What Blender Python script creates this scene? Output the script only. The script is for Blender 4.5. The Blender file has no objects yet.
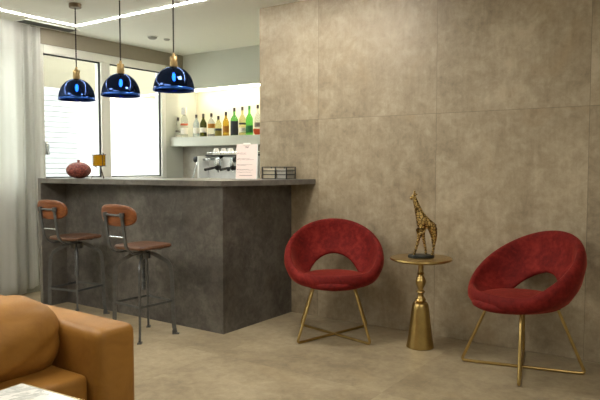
import bpy, bmesh, math, random
from mathutils import Vector, Matrix

random.seed(7)
PI = math.pi
R = math.radians
S = bpy.context.scene
C = S.collection

# ---------------------------------------------------------------- camera, world, light, exposure
EYE = 1.23
cd = bpy.data.cameras.new('camera')
cam = bpy.data.objects.new('camera', cd)
C.objects.link(cam)
cam.location = (0, 0, EYE)
cam.rotation_euler = (R(90 - 3.231), 0, R(34.887))
cd.sensor_width = 36.0
cd.lens = 37.2
cd.clip_start = 0.02
S.camera = cam

w = bpy.data.worlds.new('daylight')
S.world = w
w.use_nodes = True
bg = w.node_tree.nodes['Background']
bg.inputs[0].default_value = (0.97, 1.0, 0.96, 1)
bg.inputs[1].default_value = 6.2

def area(name, loc, size, power, col, rot=(0, 0, 0), spread=180):
    l = bpy.data.lights.new(name, 'AREA')
    l.shape = 'RECTANGLE'
    l.size, l.size_y = size
    l.energy = power
    l.color = col
    l.spread = R(spread)
    o = bpy.data.objects.new(name, l)
    C.objects.link(o)
    o.location = loc
    o.rotation_euler = rot
    return o
CE = 2.553
WARM = (1.0, 0.945, 0.83)
area('unseen_ceiling_light', (-2.55, 3.15, CE - .02), (0.35, 0.35), 15, WARM)
area('unseen_ceiling_light.001', (-3.0, 0.7, CE - .02), (1.6, 1.0), 34, WARM)  # added fill for the foreground, no such fitting in view
area('unseen_ceiling_light.002', (0.4, 1.3, CE - .02), (1.6, 1.0), 32, WARM)  # added fill to lift the right side of the room
area('unseen_ceiling_light.003', (-4.3, 1.3, CE - .02), (0.6, 0.6), 16, WARM)  # added fill to brighten the lower curtain
# sky portals in the two window openings
for y_, sy_ in ((4.30, 1.68), (0.88, 4.96)):
    p_ = area('window_sky_portal', (-5.68, y_, 1.71), (1.38, sy_), 1, (1, 1, 1), (0, R(-90), 0))
    p_.data.cycles.is_portal = True

S.view_settings.view_transform = 'Standard'
S.view_settings.look = 'None'
S.view_settings.gamma = 1
S.view_settings.use_curve_mapping = False
S.view_settings.exposure = 0.45

# ---------------------------------------------------------------- materials
def srgb(r, g, b):
    f = lambda c: (c / 255 / 12.92) if c / 255 <= 0.04045 else ((c / 255 + 0.055) / 1.055) ** 2.4
    return (f(r), f(g), f(b), 1)

class M:
    """thin wrapper around one node material"""
    def __init__(s, name):
        s.m = bpy.data.materials.new(name)
        s.m.use_nodes = True
        s.t = s.m.node_tree
        s.b = s.t.nodes['Principled BSDF']
        s.out = s.t.nodes['Material Output']
    def n(s, t, **k):
        x = s.t.nodes.new(t)
        for a, v in k.items():
            setattr(x, a, v)
        return x
    def l(s, a, b):
        s.t.links.new(a, b)
    def set(s, **k):
        for a, v in k.items():
            s.b.inputs[a.replace('_', ' ')].default_value = v
        return s
    def coord(s, scale=(1, 1, 1), space='Object'):
        c = s.n('ShaderNodeTexCoord')
        m = s.n('ShaderNodeMapping')
        m.inputs['Scale'].default_value = scale
        s.l(c.outputs[space], m.inputs[0])
        return m.outputs[0]
    def noise(s, vec, scale, detail=6, rough=0.6, dist=0):
        x = s.n('ShaderNodeTexNoise')
        x.inputs['Scale'].default_value = scale
        x.inputs['Detail'].default_value = detail
        x.inputs['Roughness'].default_value = rough
        x.inputs['Distortion'].default_value = dist
        s.l(vec, x.inputs['Vector'])
        return x.outputs['Fac']
    def ramp(s, fac, stops):
        r = s.n('ShaderNodeValToRGB')
        e = r.color_ramp.elements
        while len(e) < len(stops):
            e.new(0.5)
        for q, (p, c) in zip(e, stops):
            q.position = p
            q.color = c
        s.l(fac, r.inputs[0])
        return r.outputs[0]
    def mix(s, fac, a, b, mode='MIX'):
        x = s.n('ShaderNodeMix', data_type='RGBA', blend_type=mode)
        for sock, v in ((x.inputs[0], fac), (x.inputs[6], a), (x.inputs[7], b)):
            if hasattr(v, 'is_linked'):
                s.l(v, sock)
            else:
                sock.default_value = v
        return x.outputs[2]
    def math(s, op, a, b=0.0, c=0.0):
        x = s.n('ShaderNodeMath', operation=op)
        for i, v in enumerate((a, b, c)):
            if hasattr(v, 'is_linked'):
                s.l(v, x.inputs[i])
            else:
                x.inputs[i].default_value = v
        return x.outputs[0]
    def bump(s, fac, strength=0.2, dist=0.01):
        x = s.n('ShaderNodeBump')
        x.inputs['Strength'].default_value = strength
        x.inputs['Distance'].default_value = dist
        s.l(fac, x.inputs['Height'])
        s.l(x.outputs[0], s.b.inputs['Normal'])

def plain(name, col, rough=0.5, metal=0.0, var=0.06, scale=20, bump=0.0):
    m = M(name).set(Roughness=rough, Metallic=metal)
    v = m.coord()
    f = m.noise(v, scale)
    a = tuple(c * (1 - var) for c in col[:3]) + (1,)
    b = tuple(min(1, c * (1 + var)) for c in col[:3]) + (1,)
    m.l(m.ramp(f, [(0.3, a), (0.7, b)]), m.b.inputs['Base Color'])
    if bump:
        m.bump(f, bump, 0.004)
    return m.m

def emissive(name, col, strength):
    m = M(name).set(Base_Color=(0.9, 0.9, 0.9, 1), Emission_Color=col, Emission_Strength=strength)
    return m.m

def stone_tile(name, dark, mid, light, x0, tw, y0, th, axes=('X', 'Z'), rough=0.5, joint=0.0035, bump=0.12, streak=0.10, jd=0.4):
    """large format stone-look tiles: cloudy veil, streaks, thin joints"""
    m = M(name).set(Roughness=rough)
    v = m.coord()
    sep = m.n('ShaderNodeSeparateXYZ')
    m.l(v, sep.inputs[0])
    a, b = sep.outputs[axes[0]], sep.outputs[axes[1]]
    ua = m.math('DIVIDE', m.math('SUBTRACT', a, x0), tw)
    ub = m.math('DIVIDE', m.math('SUBTRACT', b, y0), th)
    ia, ib = m.math('FLOOR', ua), m.math('FLOOR', ub)
    comb = m.n('ShaderNodeCombineXYZ')
    m.l(ia, comb.inputs[0]); m.l(ib, comb.inputs[1])
    wn = m.n('ShaderNodeTexWhiteNoise', noise_dimensions='3D')
    m.l(comb.outputs[0], wn.inputs['Vector'])
    # each tile gets its own piece of the cloud
    off = m.n('ShaderNodeVectorMath', operation='MULTIPLY_ADD')
    m.l(wn.outputs['Color'], off.inputs[0]); off.inputs[1].default_value = (4, 4, 4)
    m.l(v, off.inputs[2])
    vv = off.outputs[0]
    n1 = m.noise(vv, 1.3, 8, 0.62, 0.5)
    n2 = m.noise(vv, 6.5, 8, 0.7, 0.8)
    st = m.n('ShaderNodeMapping')
    st.inputs['Scale'].default_value = (26, 26, 3.0) if axes[1] == 'Z' else (3, 26, 26)
    m.l(vv, st.inputs[0])
    n3 = m.noise(st.outputs[0], 1.6, 5, 0.6)
    n5 = m.noise(vv, 17, 7, 0.75, 0.4)
    k = 1 - streak
    f = m.math('ADD', m.math('MULTIPLY', n1, 0.40 * k), m.math('MULTIPLY', n2, 0.28 * k))
    f = m.math('ADD', f, m.math('MULTIPLY', n5, 0.32 * k))
    f = m.math('ADD', f, m.math('MULTIPLY', n3, streak))
    f = m.math('ADD', f, m.math('MULTIPLY', m.math('SUBTRACT', wn.outputs['Value'], 0.5), 0.05))
    col = m.ramp(f, [(0.40, dark), (0.5, mid), (0.61, light)])
    # ochre blooms
    n4 = m.noise(vv, 2.3, 6, 0.6, 0.6)
    bl = m.ramp(n4, [(0.55, (0, 0, 0, 1)), (0.75, (1, 1, 1, 1))])
    blf = m.math('MULTIPLY', bl, 0.35)
    col = m.mix(blf, col, tuple(c * k for c, k in zip(mid[:3], (1.12, 0.96, 0.74))) + (1,))
    fa, fb = m.math('FRACT', ua), m.math('FRACT', ub)
    ja = m.math('LESS_THAN', m.math('MULTIPLY', m.math('MINIMUM', fa, m.math('SUBTRACT', 1.0, fa)), tw), joint / 2)
    jb = m.math('LESS_THAN', m.math('MULTIPLY', m.math('MINIMUM', fb, m.math('SUBTRACT', 1.0, fb)), th), joint / 2)
    j = m.math('MAXIMUM', ja, jb)
    col = m.mix(m.math('MULTIPLY', j, jd), col, tuple(c * 0.55 for c in dark[:3]) + (1,))
    m.l(col, m.b.inputs['Base Color'])
    m.l(m.math('ADD', m.math('MULTIPLY', n2, 0.25), rough - 0.12), m.b.inputs['Roughness'])
    m.bump(m.math('SUBTRACT', n2, m.math('MULTIPLY', j, 1.0)), bump, 0.004)
    return m.m

WALL_TILE = stone_tile('wall_tile_stone', srgb(128, 115, 95), srgb(158, 144, 121), srgb(184, 171, 148),
                       -2.735, 1.0, 0.0, 1.595, ('X', 'Z'), 0.46, jd=0.6)
FLOOR_TILE = stone_tile('floor_tile_stone', srgb(130, 117, 96), srgb(155, 141, 115), srgb(175, 162, 136),
                        -2.72, 1.2, 0.55, 1.2, ('X', 'Y'), 0.42, 0.003, 0.10, 0.0, 0.22)
ALCOVE_TILE = stone_tile('alcove_tile_stone', srgb(142, 138, 126), srgb(162, 157, 144), srgb(180, 175, 160),
                         -5.6, 1.0, 0.3, 2.0, ('X', 'Z'), 0.6)
BAR_STONE = stone_tile('bar_slab_stone', srgb(56, 52, 49), srgb(84, 80, 76), srgb(114, 110, 104),
                       -9.0, 20, -1, 20, ('X', 'Z'), 0.5, 0.0, 0.2, 0.02)
BAR_TOP = stone_tile('bar_top_stone', srgb(78, 75, 71), srgb(100, 96, 91), srgb(122, 118, 112),
                     -9.0, 20, -9, 20, ('X', 'Y'), 0.42, 0.0, 0.15, 0.02)
CEIL = plain('ceiling_paint', srgb(240, 240, 232), 0.9, var=0.01)
PLASTER = plain('plaster_paint', srgb(204, 206, 194), 0.9, var=0.012, scale=6)
NICHE_PAINT = plain('niche_paint', srgb(226, 220, 198), 0.9, var=0.012, scale=6)
FRAME_WHITE = plain('white_window_profile', srgb(230, 230, 222), 0.4, var=0.02)
GASKET = plain('black_rubber_gasket', srgb(35, 35, 36), 0.7)
FACADE = plain('white_render_facade', srgb(178, 178, 174), 0.9, var=0.02, scale=3)
EAVE = plain('beige_eave_paint', srgb(154, 146, 126), 0.9, var=0.03)
SHUTTER = plain('white_shutter_slat', srgb(154, 155, 156), 0.6, var=0.02)
LED = emissive('led_diffuser', (1.0, 0.97, 0.89, 1), 48.0)
LED_NICHE = emissive('niche_led_diffuser', (1.0, 0.90, 0.72, 1), 24.0)
BULB = emissive('lamp_bulb_glow', (1.0, 0.95, 0.88, 1), 200.0)
BLACK = plain('black_plastic', srgb(28, 28, 30), 0.45)
DGREY = plain('dark_grey_grille', srgb(92, 92, 90), 0.6)
IRON = plain('brushed_gunmetal_iron', srgb(98, 100, 101), 0.4, 0.6, var=0.2, scale=30)
BRASS = plain('antique_brass', srgb(186, 160, 104), 0.3, 1.0, var=0.14, scale=14)
SATIN_BRASS = plain('satin_brass_socket', srgb(172, 148, 106), 0.42, 1.0, var=0.08)
STEEL = plain('polished_steel', srgb(205, 208, 208), 0.22, 1.0, var=0.04)
WHITE_ENAMEL = plain('white_enamel', srgb(232, 234, 232), 0.25, var=0.01)
PORCELAIN = plain('white_porcelain', srgb(236, 232, 224), 0.2, var=0.01)
PAPER = plain('pale_pink_paper', srgb(242, 226, 221), 0.8, var=0.015)
INK = plain('grey_ink', srgb(120, 96, 98), 0.8)
NAPKIN = plain('cream_napkin_paper', srgb(222, 214, 192), 0.9, var=0.08, scale=60)
NAPKIN_G = plain('grey_napkin_paper', srgb(190, 187, 178), 0.9, var=0.1, scale=60)

def wood(name, dark, light, axis=(1, 9, 9)):
    m = M(name).set(Roughness=0.38)
    v = m.coord(axis)
    f = m.noise(v, 6, 7, 0.62, 0.7)
    m.l(m.ramp(f, [(0.3, dark), (0.7, light)]), m.b.inputs['Base Color'])
    m.bump(f, 0.1, 0.003)
    return m.m
WOOD_BACK = wood('varnished_orange_wood', srgb(98, 54, 26), srgb(142, 84, 44))
WOOD_SEAT = wood('varnished_brown_wood', srgb(70, 47, 34), srgb(122, 84, 60))

def velvet():
    m = M('red_velvet').set(Roughness=0.75)
    v = m.coord()
    f = m.math('ADD', m.math('MULTIPLY', m.noise(v, 7, 6, 0.65, 1.2), 0.6), m.math('MULTIPLY', m.noise(v, 40, 4, 0.6), 0.4))
    m.l(m.ramp(f, [(0.34, srgb(84, 16, 14)), (0.5, srgb(108, 25, 22)), (0.66, srgb(136, 40, 34))]), m.b.inputs['Base Color'])
    m.set(Sheen_Weight=0.55, Sheen_Roughness=0.35, Sheen_Tint=srgb(214, 110, 90), Specular_IOR_Level=0.15)
    m.bump(m.noise(v, 160, 3), 0.12, 0.002)
    return m.m
VELVET = velvet()

def leather():
    m = M('camel_leather').set(Roughness=0.5, Specular_IOR_Level=0.35)
    v = m.coord()
    f = m.noise(v, 6, 7, 0.65, 0.6)
    m.l(m.ramp(f, [(0.3, srgb(134, 91, 36)), (0.7, srgb(166, 118, 52))]), m.b.inputs['Base Color'])
    vo = m.n('ShaderNodeTexVoronoi')
    vo.inputs['Scale'].default_value = 220
    m.l(v, vo.inputs['Vector'])
    m.bump(vo.outputs['Distance'], 0.12, 0.0015)
    return m.m
LEATHER = leather()

def curtain_mat():
    m = M('sheer_white_linen')
    d = m.n('ShaderNodeBsdfDiffuse'); t = m.n('ShaderNodeBsdfTranslucent'); x = m.n('ShaderNodeMixShader')
    v = m.coord((1, 60, 60))
    f = m.noise(v, 8, 4, 0.6)
    c = m.ramp(f, [(0.3, srgb(217, 217, 211)), (0.7, srgb(236, 236, 231))])
    m.l(c, d.inputs[0]); m.l(c, t.inputs[0])
    x.inputs[0].default_value = 0.12
    m.l(d.outputs[0], x.inputs[1]); m.l(t.outputs[0], x.inputs[2]); m.l(x.outputs[0], m.out.inputs[0])
    return m.m
CURTAIN = curtain_mat()

def pane_mat():
    m = M('clear_window_glass')
    a = m.n('ShaderNodeBsdfTransparent'); g = m.n('ShaderNodeBsdfGlossy'); x = m.n('ShaderNodeMixShader')
    a.inputs[0].default_value = (0.95, 0.97, 0.97, 1)
    g.inputs['Roughness'].default_value = 0.02
    x.inputs[0].default_value = 0.05
    m.l(a.outputs[0], x.inputs[1]); m.l(g.outputs[0], x.inputs[2]); m.l(x.outputs[0], m.out.inputs[0])
    return m.m
PANE = pane_mat()

def mirror_blue():
    """metallised blue glass: mirror outside, some of the bulb shows through"""
    m = M('mirrored_blue_glass')
    a = m.n('ShaderNodeBsdfTransparent'); g = m.n('ShaderNodeBsdfGlossy'); x = m.n('ShaderNodeMixShader')
    a.inputs[0].default_value = (0.05, 0.17, 0.52, 1)
    lw = m.n('ShaderNodeLayerWeight'); lw.inputs[0].default_value = 0.35
    v = m.coord()
    c = m.ramp(lw.outputs['Facing'], [(0.0, srgb(36, 56, 100)), (0.6, srgb(64, 76, 106)), (1.0, srgb(170, 178, 192))])
    m.l(c, g.inputs[0])
    g.inputs['Roughness'].default_value = 0.03
    x.inputs[0].default_value = 0.72
    m.l(a.outputs[0], x.inputs[1]); m.l(g.outputs[0], x.inputs[2]); m.l(x.outputs[0], m.out.inputs[0])
    return m.m
BLUE = mirror_blue()
BLUE_RIM = plain('bright_blue_glass_rim', srgb(34, 84, 170), 0.15, 0.6, var=0.05)

def glass(name, col, trans=0.9, rough=0.05):
    m = M(name).set(Base_Color=col, Roughness=rough, IOR=1.2)
    m.set(Transmission_Weight=trans)
    return m.m
def marble():
    m = M('white_marble').set(Roughness=0.15)
    v = m.coord()
    f = m.noise(v, 5, 9, 0.7, 1.6)
    m.l(m.ramp(f, [(0.40, srgb(244, 245, 244)), (0.49, srgb(188, 196, 196)), (0.53, srgb(240, 242, 240)), (0.7, srgb(214, 220, 220))]), m.b.inputs['Base Color'])
    return m.m
MARBLE = marble()
def bronze():
    m = M('gilded_bronze_hide').set(Roughness=0.4, Metallic=0.85)
    v = m.coord()
    vo = m.n('ShaderNodeTexVoronoi', feature='DISTANCE_TO_EDGE')
    vo.inputs['Scale'].default_value = 48
    m.l(v, vo.inputs['Vector'])
    m.l(m.ramp(vo.outputs['Distance'], [(0.05, srgb(86, 68, 40)), (0.14, srgb(206, 176, 112)), (0.5, srgb(176, 142, 84))]), m.b.inputs['Base Color'])
    m.bump(vo.outputs['Distance'], 0.5, 0.004)
    return m.m
BRONZE = bronze()
PLINTH = plain('dark_patinated_plinth', srgb(44, 46, 42), 0.4, 0.4, var=0.3, scale=40)
def pumpkin_mat():
    m = M('speckled_red_ceramic').set(Roughness=0.45)
    v = m.coord()
    vo = m.n('ShaderNodeTexVoronoi'); vo.inputs['Scale'].default_value = 75
    m.l(v, vo.inputs['Vector'])
    m.l(m.ramp(vo.outputs['Distance'], [(0.1, srgb(168, 98, 74)), (0.5, srgb(128, 56, 46)), (0.8, srgb(84, 34, 32))]), m.b.inputs['Base Color'])
    m.bump(vo.outputs['Distance'], 0.6, 0.006)
    return m.m
SPECKLED = pumpkin_mat()
AMBER = M('amber_glass').set(Base_Color=srgb(206, 160, 30), Roughness=0.25, Transmission_Weight=0.55, IOR=1.3).m
RUST = plain('dark_rusty_wire', srgb(66, 50, 40), 0.5, 0.6, var=0.2)

# ---------------------------------------------------------------- mesh helpers
def link(name, bm, mat, parent=None, smooth=False, loc=None):
    me = bpy.data.meshes.new(name)
    bmesh.ops.recalc_face_normals(bm, faces=bm.faces)
    bm.to_mesh(me); bm.free()
    for p in me.polygons:
        p.use_smooth = bool(smooth)
    if smooth and smooth != 'all':
        me.set_sharp_from_angle(angle=R(40))
    me.materials.append(mat)
    o = bpy.data.objects.new(name, me)
    C.objects.link(o)
    if parent: o.parent = parent
    if loc: o.location = loc
    return o

def thing(name, label, cat, loc=(0, 0, 0), rz=0, group=None):
    o = bpy.data.objects.new(name, None)
    o.empty_display_size = 0.1
    C.objects.link(o)
    o.location = loc
    o.rotation_euler = (0, 0, rz)
    return tag(o, label, cat, group)

def tag(o, label, cat, group=None):
    o['label'] = label; o['category'] = cat
    if group: o['group'] = group
    return o

def struct(o):
    o['kind'] = 'structure'
    return o

def dup(root, loc, rz, label, group=None):
    r = root.copy(); C.objects.link(r)
    r.location = loc; r.rotation_euler = (0, 0, rz); r['label'] = label
    if group: r['group'] = group
    def kids(a, b):
        for ch in [x for x in list(S.objects) if x.parent == a]:
            c = ch.copy(); C.objects.link(c); c.parent = b
            kids(ch, c)
    kids(root, r)
    return r

def box(bm, a, b, bevel=0.0, seg=2):
    lo = Vector([min(p, q) for p, q in zip(a, b)]); hi = Vector([max(p, q) for p, q in zip(a, b)])
    v = bmesh.ops.create_cube(bm, size=1)['verts']
    for x in v:
        x.co = Vector([lo[i] + (x.co[i] + .5) * (hi[i] - lo[i]) for i in range(3)])
    if bevel:
        es = list({e for x in v for e in x.link_edges})
        bmesh.ops.bevel(bm, geom=es, offset=bevel, segments=seg, affect='EDGES', profile=0.5)
    return bm

def B(a, b, bevel=0.0, seg=2):
    return box(bmesh.new(), a, b, bevel, seg)

def prism(bm, pts, z0, z1):
    lo = [bm.verts.new((x, y, z0)) for x, y in pts]
    hi = [bm.verts.new((x, y, z1)) for x, y in pts]
    n = len(pts)
    bm.faces.new(lo[::-1]); bm.faces.new(hi)
    for i in range(n):
        bm.faces.new((lo[i], lo[(i + 1) % n], hi[(i + 1) % n], hi[i]))
    return bm

def lathe(bm, prof, seg=40, c=(0, 0, 0), closed=True):
    """prof: list of (r, z); ends on the axis are capped"""
    rings = []
    for r, z in prof:
        if r < 1e-5:
            rings.append([bm.verts.new((c[0], c[1], c[2] + z))])
        else:
            rings.append([bm.verts.new((c[0] + r * math.cos(2 * PI * i / seg), c[1] + r * math.sin(2 * PI * i / seg), c[2] + z)) for i in range(seg)])
    for a, b in zip(rings, rings[1:]):
        for i in range(seg):
            j = (i + 1) % seg
            if len(a) == 1 and len(b) == 1: continue
            if len(a) == 1: bm.faces.new((a[0], b[i], b[j]))
            elif len(b) == 1: bm.faces.new((a[i], a[j], b[0]))
            else: bm.faces.new((a[i], a[j], b[j], b[i]))
    return bm

def tube(bm, pts, r, seg=10, rect=None, side=None, cap=True):
    """sweep along a polyline; r is a radius or list; rect=(w,t) sweeps a flat bar whose width runs along `side`"""
    pts = [Vector(p) for p in pts]
    n = len(pts)
    rings = []
    prev = None
    for i, p in enumerate(pts):
        d = (pts[min(i + 1, n - 1)] - pts[max(i - 1, 0)]).normalized()
        if side is not None:
            u = Vector(side); u = (u - d * u.dot(d)).normalized()
        elif prev is None:
            u = d.orthogonal().normalized()
        else:
            u = (prev - d * prev.dot(d)).normalized()
        prev = u
        v = d.cross(u).normalized()
        rr = r[i] if isinstance(r, (list, tuple)) else r
        if rect:
            w_, t_ = rect
            k = [(w_ / 2, t_ / 2), (-w_ / 2, t_ / 2), (-w_ / 2, -t_ / 2), (w_ / 2, -t_ / 2)]
            rings.append([bm.verts.new(p + u * a + v * b) for a, b in k])
        else:
            rings.append([bm.verts.new(p + u * rr * math.cos(2 * PI * q / seg) + v * rr * math.sin(2 * PI * q / seg)) for q in range(seg)])
    for a, b in zip(rings, rings[1:]):
        m = len(a)
        for q in range(m):
            bm.faces.new((a[q], a[(q + 1) % m], b[(q + 1) % m], b[q]))
    if cap:
        bm.faces.new(rings[0][::-1]); bm.faces.new(rings[-1])
    return bm

def bez(pts, n=8):
    """smooth a polyline (Catmull-Rom)"""
    P = [Vector(p) for p in pts]
    P = [2 * P[0] - P[1]] + P + [2 * P[-1] - P[-2]]
    out = []
    for i in range(1, len(P) - 2):
        a, b, c, d = P[i - 1:i + 3]
        for k in range(n):
            t = k / n
            out.append(0.5 * ((2 * b) + (c - a) * t + (2 * a - 5 * b + 4 * c - d) * t * t + (3 * b - a - 3 * c + d) * t ** 3))
    out.append(P[-2])
    return out

def rounded(pts, r, n=5):
    """polyline with its inner corners rounded"""
    P = [Vector(p) for p in pts]
    out = [P[0]]
    for i in range(1, len(P) - 1):
        a, b, c = P[i - 1], P[i], P[i + 1]
        d1 = (a - b); d2 = (c - b)
        q = min(r, d1.length * .45, d2.length * .45)
        s, e = b + d1.normalized() * q, b + d2.normalized() * q
        for k in range(n + 1):
            t = k / n
            out.append(s * (1 - t) ** 2 + b * 2 * t * (1 - t) + e * t * t)
    out.append(P[-1])
    return out

def puff(half, r, bulge=(0, 0, 0), n=22, fold=None):
    """a soft rounded box centred on the origin"""
    bm = bmesh.new()
    bmesh.ops.create_cube(bm, size=2)
    bmesh.ops.subdivide_edges(bm, edges=bm.edges[:], cuts=n, use_grid_fill=True)
    hv = Vector(half)
    for v in bm.verts:
        c = v.co.copy()
        # crowd the grid towards the edges
        u = Vector([math.sin(x * PI / 2) for x in c])
        q = Vector([u[i] * hv[i] for i in range(3)])
        inn = Vector([max(-(hv[i] - r), min(hv[i] - r, q[i])) for i in range(3)])
        d = q - inn
        if d.length > 1e-9:
            q = inn + d.normalized() * r
        s = [(1 - u[i] ** 2) ** 2 for i in range(3)]
        q.x += (1 if u.x > 0 else -1) * abs(u.x) * bulge[0] * s[1] * s[2]
        q.y += (1 if u.y > 0 else -1) * abs(u.y) * bulge[1] * s[0] * s[2]
        q.z += (1 if u.z > 0 else -1) * abs(u.z) * bulge[2] * s[0] * s[1]
        if fold: q = fold(q, u)
        v.co = q
    return bm

# ---------------------------------------------------------------- the room
XL, YT, YB, XT = -5.525, 4.178, 5.42, -3.332   # window wall, tiled wall, alcove wall, free end of the tiled wall
XR, YR = 2.7, -2.3
YN = 5.66                                       # back of the bottle niche

struct(link('floor', B((XL - .15, YR - .1, -.1), (XR + .1, YN + .1, 0)), FLOOR_TILE))
struct(link('ceiling', B((XL - .15, YR - .1, CE), (XR + .1, YN + .1, CE + .12)), CEIL))
struct(link('wall_back', B((XT, YT, 0), (XR, YT + .12, CE)), WALL_TILE))
struct(link('wall_right', B((XR, YR - .1, 0), (XR + .1, YT + .12, CE)), PLASTER))
struct(link('wall_front', B((XL - .15, YR - .1, 0), (XR, YR, CE)), PLASTER))

W1 = (3.46, 5.14, 1.02, 2.40)
W2 = (-1.60, 3.36, 1.02, 2.40)  # behind the curtain; lengthened out of view to let in more daylight
bm = bmesh.new()
x0, x1 = XL - .15, XL
box(bm, (x0, YR, 0), (x1, W2[0], CE)); box(bm, (x0, W2[1], 0), (x1, W1[0], CE)); box(bm, (x0, W1[1], 0), (x1, YN + .1, CE))
for q in (W1, W2):
    box(bm, (x0, q[0], 0), (x1, q[1], q[2])); box(bm, (x0, q[0], q[3]), (x1, q[1], CE))
struct(link('wall_left', bm, PLASTER))
# alcove: bulkhead over the niche, niche box, wall under the shelf
XA = -2.9
ZN = 2.135
bm = bmesh.new()
box(bm, (XL, YB, ZN), (XA, YN, CE)); box(bm, (XA, YT + .12, 0), (XA + .1, YN, CE))
struct(link('wall_alcove_bulkhead', bm, PLASTER))
struct(link('wall_alcove_niche', B((XL, YN, 1.45), (XA, YN + .1, ZN)), NICHE_PAINT))
struct(link('wall_alcove_lower', B((XL, YB, 0), (XA, YN, 1.45)), ALCOVE_TILE))

def window(name, q, mull):
    ya, yb, za, zb = q
    xo, xi = XL - .09, XL + .012
    f = .1
    bm = bmesh.new()
    box(bm, (xo, ya, za), (xi, ya + f, zb), .006); box(bm, (xo, yb - .07, za), (xi, yb, zb), .006)
    box(bm, (xo, ya + f, zb - .085), (xi, yb - .07, zb), .006); box(bm, (xo, ya + f, za), (xi, yb - .07, za + .08), .006)
    box(bm, (xo, mull - .0575, za + .08), (xi, mull + .0575, zb - .085), .006)
    o = struct(link(name, bm, FRAME_WHITE))
    for a, b in ((ya + f, mull - .0575), (mull + .0575, yb - .07)):
        link('pane', B((XL - .024, a, za + .08), (XL - .018, b, zb - .085)), PANE, o)
        g = bmesh.new(); t = .013
        xa, xb = XL - .026, XL - .006
        box(g, (xa, a, zb - .085 - t), (xb, b, zb - .085)); box(g, (xa, a, za + .08), (xb, b, za + .08 + t))
        box(g, (xa, b - t, za + .08 + t), (xb, b, zb - .085 - t)); box(g, (xa, a, za + .08 + t), (xb, a + t * .5, zb - .085 - t))
        link('gasket', g, GASKET, o)
    return o
struct(link('shade_band_1', B((XL, 3.44, 2.402), (XL + .012, YB, CE)), plain('shaded_wall_band_paint', srgb(150, 142, 126), .8, var=.02)))  # panel added over the wall; the shade above the window is in its colour
w1 = window('window_1', W1, 4.285)
bm = bmesh.new()
box(bm, (XL + .012, 3.555, 1.33), (XL + .03, 3.580, 1.46), .004)
tube(bm, [(XL + .03, 3.567, 1.43), (XL + .055, 3.567, 1.43), (XL + .055, 3.567, 1.33)], .008)
link('handle', bm, STEEL, w1, True)
window('window_2', W2, 0.88)

# the house across the yard, with its shuttered opening
t = thing('neighbour_house', 'white rendered house with a slatted shutter seen through the window behind the bar', 'building', (-9.2, 0, 0))
link('facade', B((-.3, -2, -3), (0, 16, 2.5)), FACADE, t)
bm = bmesh.new()
for k in range(22):
    z = .62 + k * .085
    tube(bm, [(.03, 4.6, z), (.03, 6.55, z)], .01, rect=(.08, .012), side=(0.45, 0, 1))
link('shutter', bm, SHUTTER, t)
bm = bmesh.new()
bm2 = [(0.0, 2.5), (1.1, 3.0), (1.1, 3.12), (0.0, 2.62)]
lo = [bm.verts.new((x, -2, z)) for x, z in bm2]; hi = [bm.verts.new((x, 16, z)) for x, z in bm2]
bm.faces.new(lo); bm.faces.new(hi[::-1])
for i in range(4): bm.faces.new((lo[i], lo[(i + 1) % 4], hi[(i + 1) % 4], hi[i]))
link('eave', bm, EAVE, t)
struct(link('ground_yard', B((-12, -6, -.35), (XL - .15, 18, -.25)), FACADE))

# ---------------------------------------------------------------- ceiling fittings
def led():
    bm = bmesh.new(); h = .0075
    prism(bm, [(-5.165 - h, -1.8), (-5.165 + h, -1.8), (-5.165 + h, 3.69 - h), (-1.9, 3.69 - h), (-1.9, 3.69 + h), (-5.165 - h, 3.69 + h)], CE - .006, CE + .002)
    return bm
tag(link('ceiling_led_strip', led(), LED), 'thin white light line turning a corner across the white ceiling', 'light')
t = thing('ceiling_air_vent', 'long grey slotted air vent in the ceiling above the curtain and window', 'vent', (-5.385, 3.53, CE))
bm = bmesh.new()
for a, b in (((-.085, -.29), (-.073, .29)), ((.073, -.29), (.085, .29)), ((-.073, -.29), (.073, -.278)), ((-.073, .278), (.073, .29))):
    box(bm, (a[0], a[1], -.008), (b[0], b[1], 0))
link('frame', bm, FRAME_WHITE, t)
link('backing', B((-.073, -.278, -.0025), (.073, .278, -.0005)), BLACK, t)
for k in range(6):
    x = -.062 + k * .0248
    link('slat', B((x - .006, -.278, -.0075), (x + .006, .278, -.003)), DGREY, t)
t = thing('smoke_detector', 'larger round grey sensor on the ceiling near the right pendant cord', 'detector', (-4.95, 4.44, CE))
link('base', lathe(bmesh.new(), [(0, -.008), (.056, -.008), (.058, 0), (0, 0)]), FRAME_WHITE, t, True)
link('dome', lathe(bmesh.new(), [(0, -.03), (.03, -.028), (.046, -.018), (.048, -.008), (0, -.008)]), plain('pale_grey_sensor_dome', srgb(150, 148, 140), .5), t, True)
tag(link('ceiling_sensor', lathe(bmesh.new(), [(0, -.018), (.022, -.016), (.032, -.006), (.033, 0), (0, 0)]), plain('grey_sensor_plastic', srgb(170, 168, 160), .5), None, True, (-4.93, 4.62, CE)),
    'smaller pale round sensor on the ceiling beside the larger grey one', 'sensor')

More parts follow.
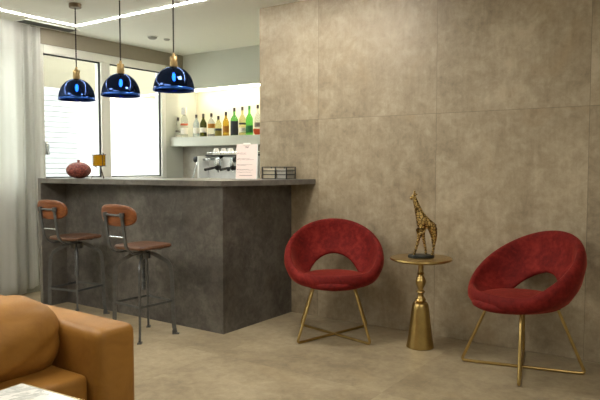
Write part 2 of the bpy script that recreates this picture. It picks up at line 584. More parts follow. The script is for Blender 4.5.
# ---------------------------------------------------------------- curtains
def curtain(name, y0, y1, x, z0, z1, amp, waves, label, flare=0.0, ph=0.0):
    bm = bmesh.new()
    nu, nv = int(70 * (y1 - y0)) + 40, 26
    g = []
    for j in range(nv + 1):
        v = j / nv
        row = []
        for i in range(nu + 1):
            u = i / nu
            a = amp * (0.55 + 0.45 * v)
            xx = x + a * math.sin(2 * PI * waves * u + ph + 0.5 * math.sin(3 * v + 2 * u)) + .3 * a * math.sin(2 * PI * waves * 2.3 * u + 1.3 + v)
            yy = y0 + (y1 - y0) * u + flare * u * v ** 3
            zz = z1 + (z0 - z1) * v + (.012 * math.sin(2 * PI * waves * u) + .05 * u * (flare > 0)) * v ** 4
            row.append(bm.verts.new((xx, yy, zz)))
        g.append(row)
    for j in range(nv):
        for i in range(nu):
            bm.faces.new((g[j][i], g[j][i + 1], g[j + 1][i + 1], g[j + 1][i]))
    bmesh.ops.solidify(bm, geom=bm.faces[:], thickness=0.0015)
    o = link(name, bm, CURTAIN, None, 'all')
    return tag(o, label, 'curtain')
curtain('curtain', -1.75, 3.275, -5.405, .03, CE - .02, .03, 24, 'wide sheer white curtain at the left picture edge hanging to the floor')
curtain('curtain', 3.265, 3.49, -5.455, .04, CE - .02, .02, 2.2, 'narrow sheer white curtain panel next to the window frame beside the bar', .03, 1.0)

# ---------------------------------------------------------------- the bar
t = thing('bar_counter', 'dark grey stone-look bar counter with wedge-shaped top standing against the tiled wall', 'bar counter')
link('countertop', prism(bmesh.new(), [(-4.907, 3.09), (-3.0, 3.316), (-2.76, 4.177), (-3.325, 4.177), (-3.36, 3.96), (-4.907, 3.80)], 1.076, 1.116), BAR_TOP, t)
link('front_panel', B((-4.867, 3.33, 0), (-3.0, 3.37, 1.076)), BAR_STONE, t)
link('end_panel', B((-3.04, 3.37, 0), (-3.0, 4.177, 1.076)), BAR_STONE, t)
link('side_panel', B((-4.907, 3.09, 0), (-4.867, 3.80, 1.076)), BAR_TOP, t)
t = thing('back_counter', 'low grey work counter behind the bar under the coffee machine', 'counter')
link('cabinet', B((XL + .02, 4.90, 0), (XA - .02, YB - .002, .88)), BAR_STONE, t)
link('worktop', B((XL + .005, 4.84, .88), (XA - .005, YB - .002, .92), .004), BAR_TOP, t)

t = tag(link('bottle_shelf', B((XL + .001, 5.21, 1.45), (XA - .001, YN - .001, 1.556), .003), PLASTER), 'thick cream wall shelf carrying the row of bottles in the lit niche', 'shelf')
tag(link('niche_led_strip', B((XL + .1, YB + .03, ZN - .02), (XA - .1, YB + .06, ZN - .001)), LED_NICHE), 'warm light strip along the top of the bottle niche', 'light')

# ---------------------------------------------------------------- bottles
SHZ = 1.556
CLEAR = glass('clear_bottle_glass', srgb(236, 238, 234))
FROST = glass('pale_blue_bottle_glass', srgb(214, 228, 236), .8, .2)
OLIVE = glass('dark_olive_bottle_glass', srgb(92, 94, 44), .6)
GOLD = glass('golden_liquor_glass', srgb(226, 186, 66), .75)
GREEN = glass('bright_green_bottle_glass', srgb(120, 225, 100), .75)
LEAF = glass('mid_green_bottle_glass', srgb(130, 215, 115), .7)
PALE = glass('pale_yellow_liquor_glass', srgb(232, 226, 170), .8)
def lm(n, *c): return plain(n, srgb(*c), .7, var=.12, scale=60)
L_WHITE, L_AMBER, L_DARK, L_GREY = lm('white_bottle_label', 226, 222, 210), lm('amber_bottle_label', 176, 120, 40), lm('black_bottle_label', 46, 48, 54), lm('grey_bottle_label', 130, 126, 118)
L_OLIVE, L_GREEN, CAP, CAPW = lm('olive_bottle_label', 120, 110, 40), lm('green_bottle_label', 40, 110, 56), lm('dark_bottle_cap', 54, 46, 42), lm('white_bottle_cap', 226, 224, 216)
L_RED = lm('red_bottle_label', 196, 90, 56)
def bottle(x, h, r, gl, cap, labels, label, neck=.45, capr=.014, caph=.04):
    t = thing('bottle', label, 'bottle', (x * 5.32 / 5.25, 5.32, SHZ), 0, 'liquor bottles on the lit shelf')
    hs = h * (1 - neck)
    hn = h - caph
    link('body', lathe(bmesh.new(), [(0, .001), (r * .94, .001), (r, .008), (r, hs), (r * .93, hs + .018), (r * .6, hs + .042), (.0135, hs + .062), (.0125, hn - .012), (.0145, hn - .008), (.0145, hn), (0, hn)], 24), gl, t, True)
    link('cap', lathe(bmesh.new(), [(0, hn), (capr, hn), (capr, h - .003), (capr * .85, h), (0, h)], 16), cap, t, True)
    for z0, z1, m in labels:
        link('label', lathe(bmesh.new(), [(r + .0002, z0 * hs), (r + .0012, z0 * hs), (r + .0012, z1 * hs), (r + .0002, z1 * hs)], 24), m, t, True)
    return t
bottle(-5.425, .245, .033, CLEAR, CAP, [(.1, .28, L_WHITE), (.5, .66, L_GREY)], 'clear bottle with dark cap at the far left end of the shelf')
bottle(-5.325, .36, .043, CLEAR, CAPW, [(.2, .55, L_WHITE), (.7, .8, L_RED)], 'tallest clear bottle with a big square white stopper', .42, .032, .085)
bottle(-5.128, .265, .038, FROST, CAP, [(.3, .75, L_WHITE)], 'pale bluish bottle just left of the dark olive one')
bottle(-5.017, .27, .040, OLIVE, CAP, [(.35, .72, L_WHITE)], 'dark olive bottle with a white label')
bottle(-4.892, .27, .042, CLEAR, CAP, [(.05, .2, L_GREY), (.68, 1.0, L_AMBER)], 'clear bottle with an amber band around its shoulder')
bottle(-4.785, .235, .038, PALE, CAP, [(.05, .5, L_OLIVE), (.52, .7, L_DARK)], 'shortest bottle with an olive label and dark cap')
bottle(-4.672, .275, .036, GOLD, CAP, [(.3, .75, L_AMBER)], 'golden bottle between the shortest bottle and the black-labelled green one')
bottle(-4.547, .315, .044, LEAF, CAP, [(.06, .95, L_DARK)], 'green bottle with a large black label')
bottle(-4.431, .32, .038, PALE, CAP, [(.2, .5, L_WHITE), (.7, .8, L_DARK)], 'pale yellow bottle between the two green bottles')
bottle(-4.332, .325, .040, GREEN, L_GREEN, [(.2, .6, L_GREEN)], 'bright green bottle with a green label')
bottle(-4.215, .33, .036, CLEAR, CAP, [(.5, .75, L_GREY)], 'clear bottle at the right end of the shelf next to the tiled wall')
t = thing('bowl', 'small orange-red dish at the right end of the bottle shelf', 'bowl', (-4.222, 5.258, SHZ))
link('body', lathe(bmesh.new(), [(0, .001), (.03, .001), (.045, .02), (.052, .062), (.047, .062), (.04, .024), (0, .012)], 28), plain('orange_red_glaze', srgb(206, 82, 44), .35, var=.1), t, True)

# ---------------------------------------------------------------- coffee machine on the back counter
t = thing('espresso_machine', 'white and steel two-group coffee machine behind the bar under the bottle shelf', 'coffee machine', (-4.375, 5.12, .9405))
link('body', B((-.35, -.10, .10), (.35, .22, .380), .012), plain('brushed_silver_casing', srgb(234, 235, 233), .3, .15), t, True)
link('base', B((-.35, -.24, .02), (.35, .22, .10), .01), WHITE_ENAMEL, t, True)
for s in (-1, 1):
    link('side_panel', prism(bmesh.new(), [(s * .352, -.25), (s * .372, -.25), (s * .372, .22), (s * .352, .22)], .02, .385), WHITE_ENAMEL, t)
    for q in (-.2, .18):
        link('foot', lathe(bmesh.new(), [(0, -.02), (.02, -.02), (.018, .02), (0, .02)], 14, (s * .3, q, 0)), BLACK, t)
link('top_tray', B((-.375, -.13, .386), (.375, .225, .400), .004), BLACK, t)
bm = bmesh.new()
tube(bm, rounded([(-.365, .215, .424), (-.365, -.12, .424), (.365, -.12, .424), (.365, .215, .424)], .03), .006, 8)
for p in ((-.365, .1), (-.365, -.1), (.365, -.1), (.365, .1), (-.15, -.12), (.15, -.12)):
    tube(bm, [(p[0], p[1], .398), (p[0], p[1], .424)], .005, 6)
link('cup_rail', bm, STEEL, t, True)
for x in (-.165, .055):
    link('group_head', lathe(bmesh.new(), [(0, .28), (.036, .28), (.04, .31), (.034, .33), (.034, .355), (0, .355)], 24, (x, -.15, 0)), STEEL, t, True)
    bm = bmesh.new(); tube(bm, [(x, -.15, .345), (x, -.07, .37)], .03, 14)
    link('group_neck', bm, STEEL, t, True)
    p = link('portafilter', lathe(bmesh.new(), [(0, .235), (.02, .235), (.034, .25), (.036, .28), (0, .28)], 24, (x, -.15, 0)), BLACK, t, True)
    bm = bmesh.new(); tube(bm, [(x, -.18, .262), (x - .01, -.24, .255), (x - .02, -.33, .24)], [.009, .014, .015], 10)
    link('handle', bm, BLACK, p, True)
    bm = bmesh.new(); tube(bm, [(x, -.15, .24), (x, -.155, .21)], .012, 8)
    link('spout', bm, STEEL, p, True)
for x0_, x in ((-.25, -.44), (.16, .125)):
    bm = bmesh.new(); tube(bm, [(x0_, -.1, .35), (x0_, -.17, .35), (x, -.19, .35)], .011, 10)
    k = link('steam_tap', bm, STEEL, t, True)
    bm = bmesh.new(); tube(bm, [(x + .012, -.19, .35), (x - .02, -.19, .35)], .034, 18)
    link('knob', bm, BLACK, k, True)
bm = bmesh.new(); tube(bm, bez([(-.415, -.19, .345), (-.425, -.21, .30), (-.455, -.235, .16), (-.475, -.25, .11)]), .0085, 8)
link('steam_wand', bm, STEEL, t, True)
for k, x in enumerate((-.055, .19, .26)):
    bm = bmesh.new(); lathe(bm, [(0, 0), (.018, 0), (.018, .012), (0, .012)], 16)
    bmesh.ops.rotate(bm, verts=bm.verts, cent=(0, 0, 0), matrix=Matrix.Rotation(PI / 2, 3, 'X'))
    bmesh.ops.translate(bm, verts=bm.verts, vec=(x, -.1, .24))
    link('gauge', bm, BLACK, t, True)
def cup_proto(loc, label):
    t = thing('coffee_cup', label, 'cup', loc, 0, 'upturned coffee cups on the machine')
    link('body', lathe(bmesh.new(), [(0, .072), (.022, .072), (.025, .068), (.037, .035), (.043, 0), (.040, 0), (.034, .035), (.020, .062), (0, .064)], 24), PORCELAIN, t, True)
    bm = bmesh.new(); tube(bm, bez([(.037, 0, .014), (.054, 0, .020), (.052, 0, .046), (.031, 0, .050)], 5), .0045, 8)
    link('handle', bm, PORCELAIN, t, True)
    return t
CZ = .9405 + .4008
lab = ['white cup upside down on the left front of the coffee machine top', 'white cup second from the left on the coffee machine top', 'white cup third from the left on the coffee machine top',
       'white cup fourth from the left on the coffee machine top', 'white cup fifth from the left on the coffee machine top', 'white cup upside down behind the pink menu on the coffee machine top']
c0 = cup_proto((-4.655, 5.07, CZ), lab[0])
c0.rotation_euler.z = -0.8
for k in range(1, 6):
    dup(c0, (-4.655 + k * .105, 5.07 + .004 * (k % 2), CZ), -0.8 + (k % 3 - 1) * .12, lab[k])
lab2 = ['white cup in the back row of the machine top, left', 'white cup in the back row of the machine top, middle', 'white cup in the back row of the machine top, right']
for k in range(3):
    dup(c0, (-4.60 + k * .16, 5.22, CZ), 1.4 + k * .2, lab2[k])

# ---------------------------------------------------------------- things on the bar
TZ = 1.1165
# pink menu on a clipboard
t = thing('menu_board', 'pale pink handwritten drinks menu standing upright on the bar', 'menu', (-3.208, 3.84, TZ), R(28))
def tilt(bm, a=-9):
    bmesh.ops.rotate(bm, verts=bm.verts, cent=(0, 0, 0), matrix=Matrix.Rotation(R(a), 3, 'X'))
    return bm
link('board', tilt(B((-.083, .002, 0), (.092, .006, .285))), WHITE_ENAMEL, t)
link('page', tilt(B((-.083, -.001, .004), (.083, .002, .283))), PAPER, t)
link('clip', tilt(B((-.03, -.006, .275), (.03, .008, .294), .003)), PORCELAIN, t)
rnd = random.Random(3)
def scrawl(x0, x1, z, amp=.0022, wd=.0016):
    bm = bmesh.new()
    n = max(4, int((x1 - x0) / .004))
    pts = [(x0 + (x1 - x0) * i / n, -.0016, z + amp * (rnd.random() * 2 - 1)) for i in range(n + 1)]
    tube(bm, pts, .001, rect=(wd, .0006), side=(0, 0, 1))
    link('handwriting', tilt(bm), INK, t)
scrawl(-.014, .016, .262, .005, .003); scrawl(-.01, .012, .254, .003, .002)
for z, a, b in ((.212, -.065, -.005), (.204, -.06, .0), (.165, -.07, .03), (.158, -.066, .06), (.118, -.07, .05), (.112, -.066, .0), (.080, -.07, .02), (.074, -.06, .055), (.056, -.07, .04)):
    scrawl(a, b, z)
scrawl(-.055, .05, .030, .0008, .003)
for z in (.208, .162, .115, .077):
    scrawl(-.076, -.066, z, .003, .003)
bm = bmesh.new(); box(bm, (-.05, .005, 0), (.05, .075, .006)); box(bm, (-.05, .064, 0), (.05, .07, .02))
link('foot', bm, WHITE_ENAMEL, t)

# wire rack with two piles of napkins
t = thing('napkin_rack', 'low black wire rack with two compartments on the right end of the bar', 'napkin holder', (-3.035, 4.05, TZ), R(3))
bm = bmesh.new()
box(bm, (-.12, -.07, .001), (.12, .07, .006))
link('tray', bm, BLACK, t)
for x in (-.117, .011, .117):
    for y in (-.066, .066):
        bm = bmesh.new(); tube(bm, [(x, y, .004), (x, y, .098)], .0055, 8)
        link('post', bm, BLACK, t, True)
for z in (.036, .066, .096):
    bm = bmesh.new(); tube(bm, rounded([(.117, .0, z), (.117, -.068, z), (-.117, -.068, z), (-.117, .068, z), (.117, .068, z), (.117, 0, z)], .006), .004, 6)
    link('rail', bm, BLACK, t, True)
def napkins(x0, x1, h, mat, label):
    bm = bmesh.new()
    n = int(h / .006)
    for k in range(n):
        j = .0012 * math.sin(k * 2.3)
        box(bm, (x0 + j, -.058 + j, k * .006), (x1 + j, .058 + j, k * .006 + .0056))
    o = link('napkin_stack', bm, mat, None, False, (-3.035, 4.05, TZ + .0065))
    o.rotation_euler.z = R(3)
    tag(o, label, 'napkins')
napkins(-.108, .0, .082, NAPKIN, 'cream napkins in the left compartment of the black rack')
napkins(.022, .108, .078, NAPKIN_G, 'greyish napkins in the right compartment of the black rack')

# red speckled ornament
t = thing('ceramic_pumpkin', 'round speckled red-brown ceramic ornament with a short stem on the bar', 'ornament', (-4.655, 3.32, TZ))
bm = bmesh.new()
bmesh.ops.create_uvsphere(bm, u_segments=48, v_segments=24, radius=1)
for v in bm.verts:
    a = math.atan2(v.co.y, v.co.x)
    k = 1 + .025 * math.cos(a * 9) * (1 - abs(v.co.z))
    dz = -.10 * math.exp(-((v.co.x ** 2 + v.co.y ** 2) / .03)) * (1 if v.co.z > 0 else -1)
    v.co = Vector((v.co.x * .103 * k, v.co.y * .103 * k, max(-.068, (v.co.z + dz) * .072) + .068))
link('body', bm, SPECKLED, t, True)
link('stem', lathe(bmesh.new(), [(.022, .126), (.013, .136), (.011, .148), (.019, .156), (.015, .158), (0, .153)], 16), SPECKLED, t, True)
# amber lantern on wire legs
t = thing('tealight_lantern', 'amber glass candle lantern on thin wire legs beside the red ornament', 'lantern', (-4.385, 3.33, TZ), R(70))
link('glass_cup', lathe(bmesh.new(), [(0, .108), (.046, .108), (.05, .112), (.05, .196), (.046, .196), (.045, .116), (0, .114)], 32), AMBER, t, True)
for k in range(3):
    a = R(40 + 120 * k)
    bm = bmesh.new()
    tube(bm, rounded([(.054 * math.cos(a), .054 * math.sin(a), .2), (.053 * math.cos(a), .053 * math.sin(a), .105), (.02 * math.cos(a), .02 * math.sin(a), .098), (.066 * math.cos(a), .066 * math.sin(a), .0)], .01), .0028, 6)
    link('leg', bm, RUST, t, True)
for z in (.105, .2):
    bm = bmesh.new(); tube(bm, [(.053 * math.cos(q * PI / 16), .053 * math.sin(q * PI / 16), z) for q in range(33)], .003, 6, cap=False)
    link('ring', bm, RUST, t, True)
for a in (R(40), R(160), R(280)):
    bm = bmesh.new(); tube(bm, bez([(.053 * math.cos(a), .053 * math.sin(a), .198), (.064 * math.cos(a), .064 * math.sin(a), .204), (.064 * math.cos(a), .064 * math.sin(a), .214), (.056 * math.cos(a), .056 * math.sin(a), .212)], 4), .0028, 6)
    link('hook', bm, RUST, t, True)

# ---------------------------------------------------------------- pendants
def pendant(loc, label):
    """origin at the rim; z up to the ceiling"""
    t = thing('pendant_lamp', label, 'lamp', loc, 0, 'blue glass pendants over the bar')
    H = CE - loc[2]
    link('canopy', lathe(bmesh.new(), [(0, H - .001), (.05, H - .001), (.05, H - .03), (.046, H - .034), (.008, H - .034), (0, H - .034)], 32), plain('bronze_ceiling_cap', srgb(128, 112, 92), .5, .6) if 'bronze_ceiling_cap' not in bpy.data.materials else bpy.data.materials['bronze_ceiling_cap'], t, True)
    bm = bmesh.new()
    n = 120
    for s in (0, PI):
        pts = [(.0028 * math.cos(k * .9 + s), .0028 * math.sin(k * .9 + s), .262 + (H - .296) * k / n) for k in range(n + 1)]
        tube(bm, pts, .0032, 6)
    link('cord', bm, plain('twisted_black_cord', srgb(44, 38, 34), .8, var=.3, scale=90) if 'twisted_black_cord' not in bpy.data.materials else bpy.data.materials['twisted_black_cord'], t, True)
    link('socket', lathe(bmesh.new(), [(0, .170), (.026, .170), (.028, .174), (.028, .205), (.0255, .207), (.0255, .212), (.028, .214), (.028, .238), (.024, .244), (.010, .247), (.009, .268), (0, .268)], 28), SATIN_BRASS, t, True)
    prof = []
    r0, hd = .147, .172
    for k in range(19):
        a = R(90 - k * 4.95)
        prof.append((r0 * math.cos(a) ** .92 if k else .022, hd * math.sin(a)))
    inn = [(r - .0035, z - .0025) for r, z in prof[::-1]]
    link('shade', lathe(bmesh.new(), prof + inn + [prof[0]], 64), BLUE, t, 'all')
    link('rim', lathe(bmesh.new(), [(.147, .016), (.1495, .012), (.151, 0), (.1495, -.004), (.146, -.003), (.145, .012), (.147, .016)], 64), BLUE_RIM, t, 'all')
    bm = bmesh.new(); bmesh.ops.create_uvsphere(bm, u_segments=20, v_segments=12, radius=.0135)
    for v in bm.verts: v.co = Vector((v.co.x, v.co.y, v.co.z * 2.3 + .098))
    b = link('bulb', bm, BULB, t, True)
    link('bulb_cap', lathe(bmesh.new(), [(0, .125), (.014, .125), (.014, .170), (0, .170)], 16), STEEL, b, True)
pendant((-4.478, 3.19, 1.770), 'blue mirrored dome pendant, leftmost of three, its brass ceiling cap in view')
pendant((-3.921, 3.19, 1.768), 'blue mirrored dome pendant in the middle of three over the bar')
pendant((-3.336, 3.19, 1.768), 'blue mirrored dome pendant, rightmost of three, in front of the bottle niche')

# ---------------------------------------------------------------- bar stools
def stool(loc, seat_rz, leg_rz, label):
    """seat swivels apart from the legs; local +y is where the sitter looks"""
    t = thing('bar_stool', label, 'bar stool', loc, 0, 'industrial stools at the bar')
    ss, cs = math.sin(seat_rz), math.cos(seat_rz)
    rs = Matrix.Rotation(seat_rz, 3, 'Z')
    def sw(bm):
        bmesh.ops.rotate(bm, verts=bm.verts, cent=(0, 0, 0), matrix=rs); return bm
    # seat plate, dished and rounded
    def dish(q, u):
        q.z -= .010 * (1 - u.x ** 2) * (1 - u.y ** 2) * (1 if u.z > 0 else 0)
        return q
    bm = puff((.158, .165, .014), .013, n=14, fold=dish)
    es = None
    for v in bm.verts:   # round the plan corners
        x, y = v.co.x / .158, v.co.y / .165
        m_ = max(abs(x), abs(y), 1e-6); l_ = (abs(x) ** 5 + abs(y) ** 5) ** .2
        k = m_ / max(l_, 1e-6)
        v.co.x *= k; v.co.y *= k
    bmesh.ops.translate(bm, verts=bm.verts, vec=(0, 0, .650))
    link('seat', sw(bm), WOOD_SEAT, t, 'all')
    bm = bmesh.new(); box(bm, (-.10, -.12, .622), (.10, -.095, .637)); box(bm, (-.10, .06, .622), (.10, .085, .637)); box(bm, (-.10, -.12, .628), (-.085, .085, .637)); box(bm, (.085, -.12, .628), (.10, .085, .637))
    link('seat_bracket', sw(bm), IRON, t)
    # backrest, bent plywood stadium
    W, H = .178, .076
    bm = bmesh.new(); ring_f, ring_b = [], []
    N = 56
    def pt(a, k):
        ca, sa = math.cos(a), math.sin(a)
        e = .62
        x = W * k * math.copysign(abs(ca) ** .72, ca); z = H * k * math.copysign(abs(sa) ** .72, sa)
        return x, z
    levels = [0.0, .35, .7, .93, 1.0]
    rf = []
    for sgn, dep in ((1, .011), (-1, -.011)):
        rows = []
        for k in levels:
            d = dep * (1 if k < .95 else .55)
            if k == 0:
                rows.append([bm.verts.new((0, -.240 + d, .885))]); continue
            row = []
            for i in range(N):
                x, z = pt(2 * PI * i / N, k)
                y = -.240 + d + .9 * x * x - .12 * z
                row.append(bm.verts.new((x, y, .885 + z)))
            rows.append(row)
        for a, b in zip(rows, rows[1:]):
            for i in range(N):
                j = (i + 1) % N
                if len(a) == 1: bm.faces.new((a[0], b[i], b[j]))
                else: bm.faces.new((a[i], a[j], b[j], b[i]))
        rf.append(rows[-1])
    for i in range(N):
        j = (i + 1) % N
        bm.faces.new((rf[0][i], rf[0][j], rf[1][j], rf[1][i]))
    link('backrest', sw(bm), WOOD_BACK, t, 'all')
    for s in (-1, 1):
        x = s * .088
        bm = bmesh.new()
        tube(bm, rounded([(x, -.06, .615), (x, -.17, .612), (x, -.226, .66), (x, -.262, .90)], .05), .01, rect=(.026, .009), side=(1, 0, 0))
        lathe(bm, [(0, .872), (.017, .872), (.017, .905), (0, .905)], 14, (x, -.258, 0))
        link('back_arm', sw(bm), IRON, t)
    bm = bmesh.new(); tube(bm, [(-.088, -.237, .735), (.088, -.237, .735)], .0045, 8)
    link('tie_rod', sw(bm), STEEL, t, True)
    bm = bmesh.new(); tube(bm, [(-.088, -.257, .888), (.088, -.257, .888)], .008, 8)
    link('back_bar', sw(bm), IRON, t, True)
    # threaded post
    prof = [(0, .33), (.012, .33)]
    z = .335
    while z < .60:
        prof += [(.0125, z), (.017, z + .004), (.0125, z + .008)]; z += .011
    prof += [(.03, .602), (.03, .636), (0, .636)]
    link('screw_post', lathe(bmesh.new(), prof, 18), IRON, t, True)
    link('hub', lathe(bmesh.new(), [(.018, .555), (.05, .56), (.052, .60), (.02, .608), (.018, .555)], 24), IRON, t, True)
    for k in range(4):
        a = leg_rz + R(45 + 90 * k)
        u = Vector((math.cos(a), math.sin(a), 0))
        P = lambda r, z: u * r + Vector((0, 0, z))
        bm = bmesh.new()
        tube(bm, rounded([P(.03, .60), P(.07, .592), P(.186, .528), P(.200, .44), P(.210, .07), P(.222, .012)], .04), .01, rect=(.028, .013), side=u)
        tube(bm, [P(.200, .004), P(.250, .004)], .01, rect=(.030, .008), side=(-u.y, u.x, 0))
        tube(bm, [P(.214, .03), P(.214, .004)], .01, rect=(.028, .013), side=u)
        link('leg', bm, IRON, t)
    for k in range(4):
        a, b = leg_rz + R(45 + 90 * k), leg_rz + R(135 + 90 * k)
        bm = bmesh.new()
        tube(bm, [(.207 * math.cos(a), .207 * math.sin(a), .245), (.207 * math.cos(b), .207 * math.sin(b), .245)], .01, rect=(.016, .006), side=(0, 0, 1))
        link('foot_rail', bm, IRON, t)
    return t
stool((-3.465, 2.995, 0), R(0), R(-4), 'right industrial bar stool with wooden back and seat, nearer the bar corner')
stool((-4.345, 3.06, 0), R(2), R(10), 'left industrial bar stool with wooden back and seat, by the curtain end of the bar')

# ---------------------------------------------------------------- red velvet armchairs
def armchair(loc, rz, label):
    """local -y is the front"""
    t = thing('velvet_armchair', label, 'armchair', loc, rz, 'red velvet round armchairs')
    bm = bmesh.new()
    N, K = 96, 20
    rings = []
    for i in range(N):
        ph = 2 * PI * i / N
        c, s = math.cos(ph), math.sin(ph)
        a = min(ph, 2 * PI - ph)
        zo = .610 + .195 * c
        ro = .325
        O = Vector((ro * 1.0 * s, (.285 if c > 0 else .265) * c, zo))
        ai = R(74)
        zi = .425 + (.160 * math.cos(a / ai * PI / 2) if a < ai else 0)
        ri = .214
        I = Vector((ri * s, ri * c, zi))
        if zo - zi < .05:
            O.z = zi + .05 + (zo - zi - .05) * .3
        d = (O - I)
        L = d.length
        d.normalize()
        rad = Vector((s, c, 0))
        nrm = (rad - d * rad.dot(d)).normalized()
        th = .036
        ring = []
        for k in range(K):
            q = 2 * PI * k / K
            cu, cv = math.cos(q), math.sin(q)
            e1 = math.copysign(abs(cu) ** .55, cu); e2 = math.copysign(abs(cv) ** .75, cv)
            al = e1 * (L / 2 + th * .55)
            tt = (al / (L / 2 + th * .55) + 1) / 2
            bow = .040 * math.sin(PI * tt)
            p = (O + I) / 2 + d * al + nrm * (e2 * th + bow)
            ring.append(bm.verts.new(p))
        rings.append(ring)
    for i in range(N):
        a, b = rings[i], rings[(i + 1) % N]
        for k in range(K):
            bm.faces.new((a[k], a[(k + 1) % K], b[(k + 1) % K], b[k]))
    link('backrest', bm, VELVET, t, 'all')
    # seat cushion
    bm = bmesh.new()
    prof = [(0, .385), (.20, .385), (.245, .391), (.266, .405), (.271, .420), (.262, .438), (.235, .448), (.18, .453), (.09, .456), (0, .457)]
    lathe(bm, prof, 64)
    for v in bm.verts:
        v.co.y = v.co.y * 1.02 - .040
        v.co.x *= .93
        v.co.z += (-.010 if v.co.y < 0 else .0) * (v.co.y / .28) ** 2
    link('seat', bm, VELVET, t, 'all')
    # brass frame: two crossed hoops
    f, tp = .250, .135
    for sx, sy in ((-1, -1), (1, -1), (1, 1), (-1, 1)):
        bm = bmesh.new()
        tube(bm, rounded([(sx * tp, sy * tp, .392), (sx * f, sy * f, .012), (sx * (f - .05), sy * (f - .05), .0105)], .025, 6), .0095, 12)
        link('leg', bm, BRASS, t, True)
    for s in (-1, 1):
        bm = bmesh.new()
        q = f - .045
        tube(bm, [(-q, -s * q, .0105), (-.02, -s * .02, .0105 if s > 0 else .012), (.02, s * .02, .0105 if s > 0 else .012), (q, s * q, .0105)], .0093, 12)
        link('floor_bar', bm, BRASS, t, True)
    bm = bmesh.new(); box(bm, (-.15, -.15, .376), (.15, .15, .3855))
    link('seat_plate', bm, BLACK, t)
    return t
armchair((-2.333, 3.772, 0), math.atan2(.53, .85), 'red velvet armchair with an open round back, next to the bar')
armchair((-1.014, 3.80, 0), math.atan2(-.53, .85), 'red velvet armchair with an open round back, right of the gold side table')

# ---------------------------------------------------------------- gold side table and giraffe
TB = (-1.700, 3.86)
t = thing('pedestal_table', 'small round gold pedestal table with a bell-shaped foot between the red armchairs', 'side table', (TB[0], TB[1], 0))
link('tabletop', lathe(bmesh.new(), [(0, .588), (.190, .588), (.203, .594), (.207, .600), (.205, .608), (.200, .610), (0, .610)], 72), BRASS, t, True)
link('stem', lathe(bmesh.new(), [(0, .588), (.034, .588), (.022, .582), (.019, .57), (.017, .52), (.022, .505), (.026, .50), (.020, .492), (.024, .478), (.034, .458), (.036, .445), (.030, .425), (.019, .402), (.018, .392),
     (.028, .384), (.030, .376), (.022, .368), (.019, .355), (.026, .338), (.034, .330), (.036, .320), (.030, .311), (0, .311)], 40), BRASS, t, True)
link('foot', lathe(bmesh.new(), [(0, .314), (.032, .314), (.046, .305), (.054, .290), (.058, .265), (.070, .17), (.084, .06), (.092, .012), (.093, .004), (.090, .001), (0, .001)], 64), BRASS, t, True)

t = thing('giraffe_figurine', 'bronze giraffe figurine standing on the gold side table', 'figurine', (TB[0], TB[1], .6105), R(35))
K = .00668
def gp(px, py, y=0.0):          # picture measure to the statue's own upright plane
    return Vector(((px - 424) * K, y, (257.5 - py) * K))
def skin(chains, levels=2):
    me = bpy.data.meshes.new('skin'); verts, edges, rad = [], [], []
    for ch, attach in chains:
        last = attach
        for p, r in ch:
            verts.append(p); rad.append(r)
            if last is not None: edges.append((last, len(verts) - 1))
            last = len(verts) - 1
    me.from_pydata(verts, edges, [])
    o = bpy.data.objects.new('skin', me); C.objects.link(o)
    md = o.modifiers.new('s', 'SKIN'); md.use_smooth_shade = True
    for i, r in enumerate(rad):
        me.skin_vertices[0].data[i].radius = r if isinstance(r, tuple) else (r, r)
    me.skin_vertices[0].data[0].use_root = True
    sd = o.modifiers.new('d', 'SUBSURF'); sd.levels = levels; sd.render_levels = levels
    dg = bpy.context.evaluated_depsgraph_get()
    new = bpy.data.meshes.new_from_object(o.evaluated_get(dg))
    bpy.data.objects.remove(o)
    bm = bmesh.new(); bm.from_mesh(new)
    return bm
chains = [
    ([(gp(433.5, 222.5), .038), (gp(429.5, 222), .040), (gp(425, 222), .042), (gp(422.5, 216), .033), (gp(420, 208), .024), (gp(417.6, 200.5), .018), (gp(416.2, 195.5), .018), (gp(414.2, 197), .015), (gp(412.6, 199.6), .010)], None),
    ([(gp(435.5, 227, -.014), .030), (gp(437.2, 236, -.016), .017), (gp(436.2, 245, -.016), .009), (gp(435.2, 252, -.016), .008), (gp(434.4, 255.5, -.016), .010)], 0),
    ([(gp(434.5, 227, .016), .028), (gp(436, 236, .018), .015), (gp(437, 245, .018), .009), (gp(436.6, 251, .018), .008), (gp(436, 254.5, .018), .010)], 0),
    ([(gp(423, 228, -.014), .024), (gp(421, 238, -.016), .012), (gp(419, 246, -.016), .009), (gp(417.2, 252, -.016), .008), (gp(416.2, 255.5, -.016), .010)], 2),
    ([(gp(425, 228, .015), .024), (gp(426.6, 238, .016), .012), (gp(428.2, 246, .016), .009), (gp(429.2, 251.5, .016), .008), (gp(429.2, 254.8, .016), .010)], 2),
    ([(gp(438, 225), .006), (gp(439, 232), .004), (gp(439, 240), .006)], 0),
]
link('body', skin(chains), BRONZE, t, 'all')
for s in (-1, 1):
    bm = bmesh.new(); tube(bm, [gp(416.4, 194.5, s * .008), gp(416.9, 190.4, s * .011)], [.004, .005], 8)
    link('horn', bm, BRONZE, t, True)
    bm = bmesh.new(); tube(bm, [gp(417.2, 195, s * .012), gp(418.2, 193.8, s * .024), gp(418.6, 193.2, s * .034)], [.004, .007, .002], 8)
    link('ear', bm, BRONZE, t, True)
bm = bmesh.new()
lathe(bm, [(0, 0), (1, 0), (1.0, .012), (.93, .020), (0, .022)], 40)
for v in bm.verts: v.co = Vector((v.co.x * .088 + .000, v.co.y * .05, v.co.z))
link('base', bm, PLINTH, t, True)

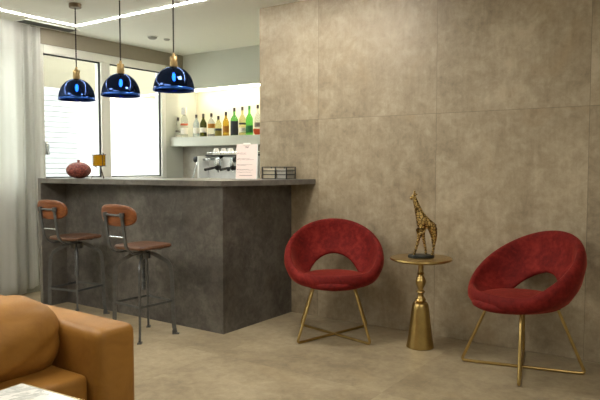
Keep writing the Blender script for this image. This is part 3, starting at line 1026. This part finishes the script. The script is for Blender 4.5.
# ---------------------------------------------------------------- sofa and low table in the foreground
t = thing('leather_sofa', 'camel leather sofa in the bottom left corner with padded arm and loose cushions', 'sofa')
def crease(q, u):
    q.z += .004 * math.sin(q.x * 30) * (u.z > .3)
    return q
bm = puff((.50, .088, .275), .035, (.006, .004, .008), 20)
bmesh.ops.translate(bm, verts=bm.verts, vec=(-2.42, 1.535, .333))
link('arm', bm, LEATHER, t, 'all')
bm = puff((.36, .66, .10), .028, (.008, .0, .008), 20)
bmesh.ops.translate(bm, verts=bm.verts, vec=(-2.345, .785, .335))
link('seat_cushion', bm, LEATHER, t, 'all')
def folds(q, u):
    fr = max(0, u.x) ** 2 * min(1, max(0, .85 - u.z)) * (1 - u.z ** 4)
    q.x += .0055 * math.sin(58 * (q.z * 1.0 - q.y * .55)) * fr + .003 * math.sin(97 * (q.z - q.y * .4) + 1) * fr
    q.z += .003 * math.sin(13 * q.y + 5 * q.x) * max(0, u.z)
    return q
bm = puff((.165, .345, .152), .12, (.035, .0, .008), 26, folds)
bmesh.ops.rotate(bm, verts=bm.verts, cent=(0, 0, 0), matrix=Matrix.Rotation(R(5), 3, 'Y'))
bmesh.ops.translate(bm, verts=bm.verts, vec=(-2.305, 1.135, .55))
link('back_cushion', bm, LEATHER, t, 'all')
bm = puff((.165, .34, .152), .11, (.04, .0, .008), 20, folds)
bmesh.ops.rotate(bm, verts=bm.verts, cent=(0, 0, 0), matrix=Matrix.Rotation(R(5), 3, 'Y'))
bmesh.ops.translate(bm, verts=bm.verts, vec=(-2.315, .46, .548))
link('back_cushion', bm, LEATHER, t, 'all')
bm = puff((.14, .75, .275), .04, n=16)
bmesh.ops.translate(bm, verts=bm.verts, vec=(-2.68, .70, .34))
link('backrest', bm, LEATHER, t, 'all')
link('base', B((-2.82, .0, .07), (-2.08, 1.45, .23), .015), LEATHER, t, True)
for x, y in ((-2.80, .06), (-2.80, 1.53), (-1.99, 1.53), (-2.14, .06)):
    link('foot', lathe(bmesh.new(), [(0, 0), (.018, 0), (.024, .075), (0, .075)], 16, (x, y, 0)), BLACK, t, True)

t = thing('coffee_table', 'white marble table corner with a thin brass rim in front of the camel sofa', 'table', (-1.94, 1.147, 0), R(4))
link('tabletop', B((.006, -.006, .482), (.90, -.80, .5), .003), MARBLE, t)
bm = bmesh.new()
for a, b in (((0, -.806), (.006, 0)), ((.90, -.806), (.906, 0)), ((.006, -.006), (.90, 0)), ((.006, -.806), (.90, -.80))):
    box(bm, (a[0], a[1], .470), (b[0], b[1], .499))
link('rim', bm, BRASS, t)
for x, y in ((.02, -.02), (.886, -.02), (.02, -.786), (.886, -.786)):
    link('leg', B((x - .012, y - .012, 0), (x + .012, y + .012, .482)), BRASS, t)
